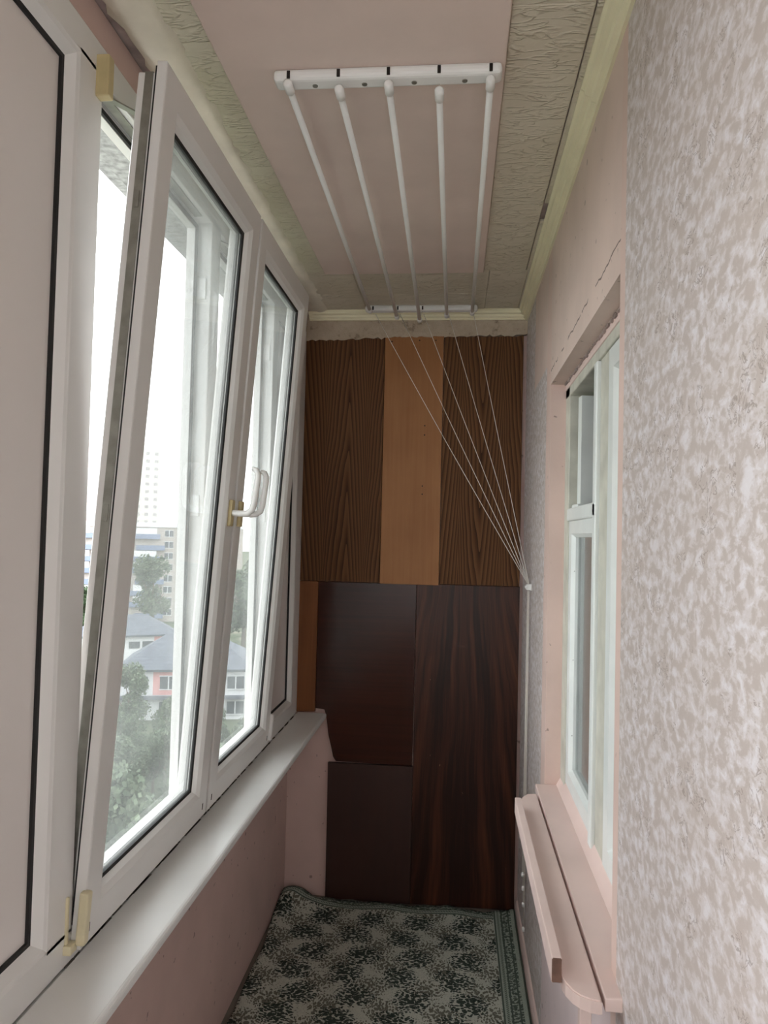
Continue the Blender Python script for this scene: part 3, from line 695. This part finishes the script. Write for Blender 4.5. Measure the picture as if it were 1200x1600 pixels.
b = B(); box(b, -.07, .07, -.12, -.07, 0, 1.5); box(b, -1.08, 1.08, -.12, .0, -.1, 0); box(b, -1.08, 1.08, -.12, 0, 1.5, 1.6); proto('window_frame', b, 'render')
b = B(); box(b, -3.4, 3.4, -1.3, 0, -.15, 1.05); proto('balcony', b, 'blue')
b = B(); box(b, -2.6, 2.6, -1.25, 0, 1.05, 2.5); proto('glazed_loggia', b, 'render')
for fl in range(8):
    z = h-2.6-fl*2.8
    for x in (15.6, 20.5): inst('window', 'narrow_window', e, (x, 0, z+.5))
    for x in (7.6, 10.6, -4.6, -7.6, -19.5, -22.5):
        o = inst('window', 'wide_window', e, (x, 0, z+.3)); inst('window_frame', 'window_frame', o, (0, 0, 0))
    for x in (2.0, -13.5):
        o = inst('balcony', 'balcony', e, (x+(1.2 if fl % 3 == 1 else 0), 0, z-.2))
        if (fl*7+int(x)) % 3: inst('glazed_loggia', 'glazed_loggia', o, (0, 0, 0))
# far towers
def tower(name, label, px, py, dist, w, mat, az, cols):
    e, h = building(name, label, px, py, dist, az, w, w, 16, 3, mat, 'high-rise towers on the horizon')
    b = B(); box(b, -w*.3, w*.3, w*.2, w*.8, h, h+3); obj('roof_hut', b, mat, e)
    for fl in range(13):
        for c in cols: inst('window', 'pale_window', e, (c, 0, h-4-fl*4.2))
tower('tower_block', 'tall pale tower block rising behind the apartment block', 232, 700, 430, 15, 'towermat', 22, (-4.5, 0, 4.5))
tower('tower_block', 'pale reddish tower block far behind the apartment block', 155, 690, 430, 15, 'towerred', 27, (-4.5, 0, 4.5))
# houses
def house(name, label, px, py, dist, az, w, d, eave, ridge, shift=0):
    p = far_at(px, py, dist); e = empty(name, (p.x, p.y, GZ)); e.rotation_euler = (0, 0, math.radians(az)); tag(e, label, 'house'); WLOC[e.name] = Vector((0, 0, 0))
    b = B(); box(b, -w/2, w/2, 0, d, 0, eave); obj('wall', b, 'render', e)
    b = B(); o = .7
    vs = [b.verts.new(v) for v in ((-w/2-o, -o, eave), (w/2+o, -o, eave), (w/2+o, d+o, eave), (-w/2-o, d+o, eave), (-w/2+d*.42, d/2, ridge), (w/2-d*.42, d/2, ridge))]
    for q in ((0, 1, 5, 4), (1, 2, 5), (2, 3, 4, 5), (3, 0, 4), (3, 2, 1, 0)): b.faces.new([vs[i] for i in q])
    rf = obj('roof', b, 'slate', e); b = B(); box(b, -w/2-o-.1, w/2+o+.1, -o-.12, -o, eave-.25, eave+.02); obj('gutter', b, 'winglass', rf)
    return e
e = house('house', 'white two-storey house with grey hipped roof and salmon panel', 290, 1035, 93, 14, 15, 11, 6.1, 9.6)
b = B(); box(b, -7.7, 7.7, -.9, 0, 2.6, 2.9); obj('canopy', b, 'slate', e)
b = B(); box(b, -3.7, -.3, -.06, 0, 3.0, 6.0); obj('panel', b, 'pinkrender', e)
for x in (-5.3, -1.9, 2.6, 6.0):
    for z in (.7, 3.7):
        o = inst('window', 'wide_window', e, (x, -.05, z)); inst('window_frame', 'window_frame', o, (0, 0, 0))
e = house('house', 'white house with grey roof farther back beside the trees', 205, 1003, 128, 30, 14, 10, 5.6, 8.4)
b = B(); box(b, 3.6, 5.4, -.06, 0, 2.9, 5.4); obj('panel', b, 'pinkrender', e)
for x in (-4.5, -2, .5, 2.6):
    o = inst('window', 'narrow_window', e, (x, -.05, 3.4))
e = house('house', 'low white garden house with flat grey roof', 110, 1075, 88, 30, 9, 7, 3.0, 3.9)
b = B(); box(b, -2.4, -1.2, -.06, 0, .9, 2.1); obj('window', b, 'winglass', e)

# trees: a crown of leaf clusters on a trunk, three kinds shared by copies
def leafmat(name, a, c):
    M = Mat(name, .7, .2); M.set('Base Color', M.ramp(M.noise(1.3, detail=4), [(.3, lin(*a)), (.7, lin(*c))])); return M.m
LM = [leafmat('mid_green_leaves', (54, 70, 50), (84, 98, 70)), leafmat('grey_green_leaves', (70, 84, 66), (104, 114, 92)), leafmat('dark_green_leaves', (46, 62, 46), (72, 88, 62))]
MT['bark'] = simple('grey_brown_bark', (96, 82, 70), .9, .2, 3)
def tree_proto(k, R, H, nl):
    rnd = random.Random(20+k); vs, fs = [], []
    blobs = [(Vector((rnd.uniform(-.6, .6)*R, rnd.uniform(-.6, .6)*R, H*(.45+.5*rnd.random()))), R*rnd.uniform(.35, .6)) for _ in range(11)]
    for i in range(nl):
        c, r = rnd.choice(blobs); d = Vector((rnd.gauss(0, 1), rnd.gauss(0, 1), rnd.gauss(0, .9))).normalized()
        p = c+d*r*rnd.uniform(.55, 1.05); s = rnd.uniform(.13, .28)
        a = Vector((rnd.gauss(0, 1), rnd.gauss(0, 1), rnd.gauss(0, 1))).normalized(); q = a.orthogonal().normalized()
        t = a.cross(q); i0 = len(vs)
        vs += [p-q*s, p-t*s*.5, p+q*s, p+t*s*.5]; fs.append((i0, i0+1, i0+2, i0+3))
    me = bpy.data.meshes.new('crown'); me.from_pydata([tuple(v) for v in vs], [], fs); me.materials.append(LM[k])
    b = B(); tube(b, [(0, 0, 0), (.1, 0, H*.35), (0, .1, H*.75)], [.28, .2, .06], 7)
    for j in range(5):
        a = j*1.26; tube(b, [(0.05, 0, H*(.32+.05*j)), (math.cos(a)*R*.3, math.sin(a)*R*.3, H*(.5+.05*j)), (math.cos(a)*R*.55, math.sin(a)*R*.55, H*(.62+.05*j))], [.11, .07, .03], 5)
    mt = bpy.data.meshes.new('trunk'); bmesh.ops.recalc_face_normals(b, faces=b.faces[:]); b.to_mesh(mt); b.free(); mt.materials.append(MT['bark'])
    return me, mt
TP = [tree_proto(0, 3.0, 8.0, 5200), tree_proto(1, 2.3, 9.5, 4200), tree_proto(2, 3.4, 7.0, 6000)]
TL = ['mid-green leafy tree in the yard below the window', 'slender grey-green tree in the yard below the window', 'broad dark green tree in the yard below the window']
def tree(x, y, k, s, rot, label=None):
    e = empty('tree', (x, y, GZ)); tag(e, label or TL[k], 'tree', 'trees below the balcony'); e.scale = (s, s, s); e.rotation_euler = (0, 0, rot)
    for nm, me in zip(('crown', 'trunk'), TP[k]):
        o = bpy.data.objects.new(nm, me); COL.objects.link(o); o.parent = e
RAD = (3.0*1.05, 2.3*1.05, 3.4*1.05)
placed = []
for px, py, d, r in ((290, 1035, 98, 10), (205, 1003, 133, 10), (110, 1075, 92, 7), (215, 823, 200, 30)):
    q = far_at(px, py, d); placed.append((q.x, q.y, r))
def try_tree(x, y, k, s, rot, label, slack=1.02):
    r = RAD[k]*s
    if any(math.hypot(x-a, y-c) < (r+q)*slack for a, c, q in placed): return False
    placed.append((x, y, r)); tree(x, y, k, s, rot, label); return True
rnd = random.Random(5)
PL = ['mid-green leafy tree close to the white house', 'slender grey-green tree beside the white house', 'broad dark green tree close to the white house']
BL = ['mid-green leafy tree in front of the apartment block', 'tall slender grey-green tree in front of the apartment block', 'broad dark green tree in front of the apartment block']
for px, d, k, s in ((206, 82, 1, .85), (268, 80, 0, .62), (320, 78, 0, .75), (385, 92, 1, 1.2), (425, 95, 0, 1.3), (445, 80, 0, .9),
                    (236, 156, 1, 1.75), (268, 140, 0, 1.35), (292, 150, 2, 1.5), (330, 130, 0, 1.5), (380, 140, 0, 1.8), (410, 155, 1, 1.9), (440, 130, 2, 1.8), (130, 150, 0, 1.4), (60, 140, 0, 1.5), (480, 130, 0, 1.8)):
    p = far_at(px, 1000, d); try_tree(p.x, p.y, k, s, rnd.uniform(0, 6), (BL if d > 100 else PL)[k], .98)
for i in range(2600):
    az = rnd.uniform(9, 34); d = rnd.uniform(30, 76); k = rnd.choice((0, 0, 2, 1)); a = math.radians(az)
    try_tree(-math.sin(a)*d, math.cos(a)*d, k, rnd.uniform(.7, 1.1) if d < 58 else rnd.uniform(.5, .72), rnd.uniform(0, 6), TL[k])
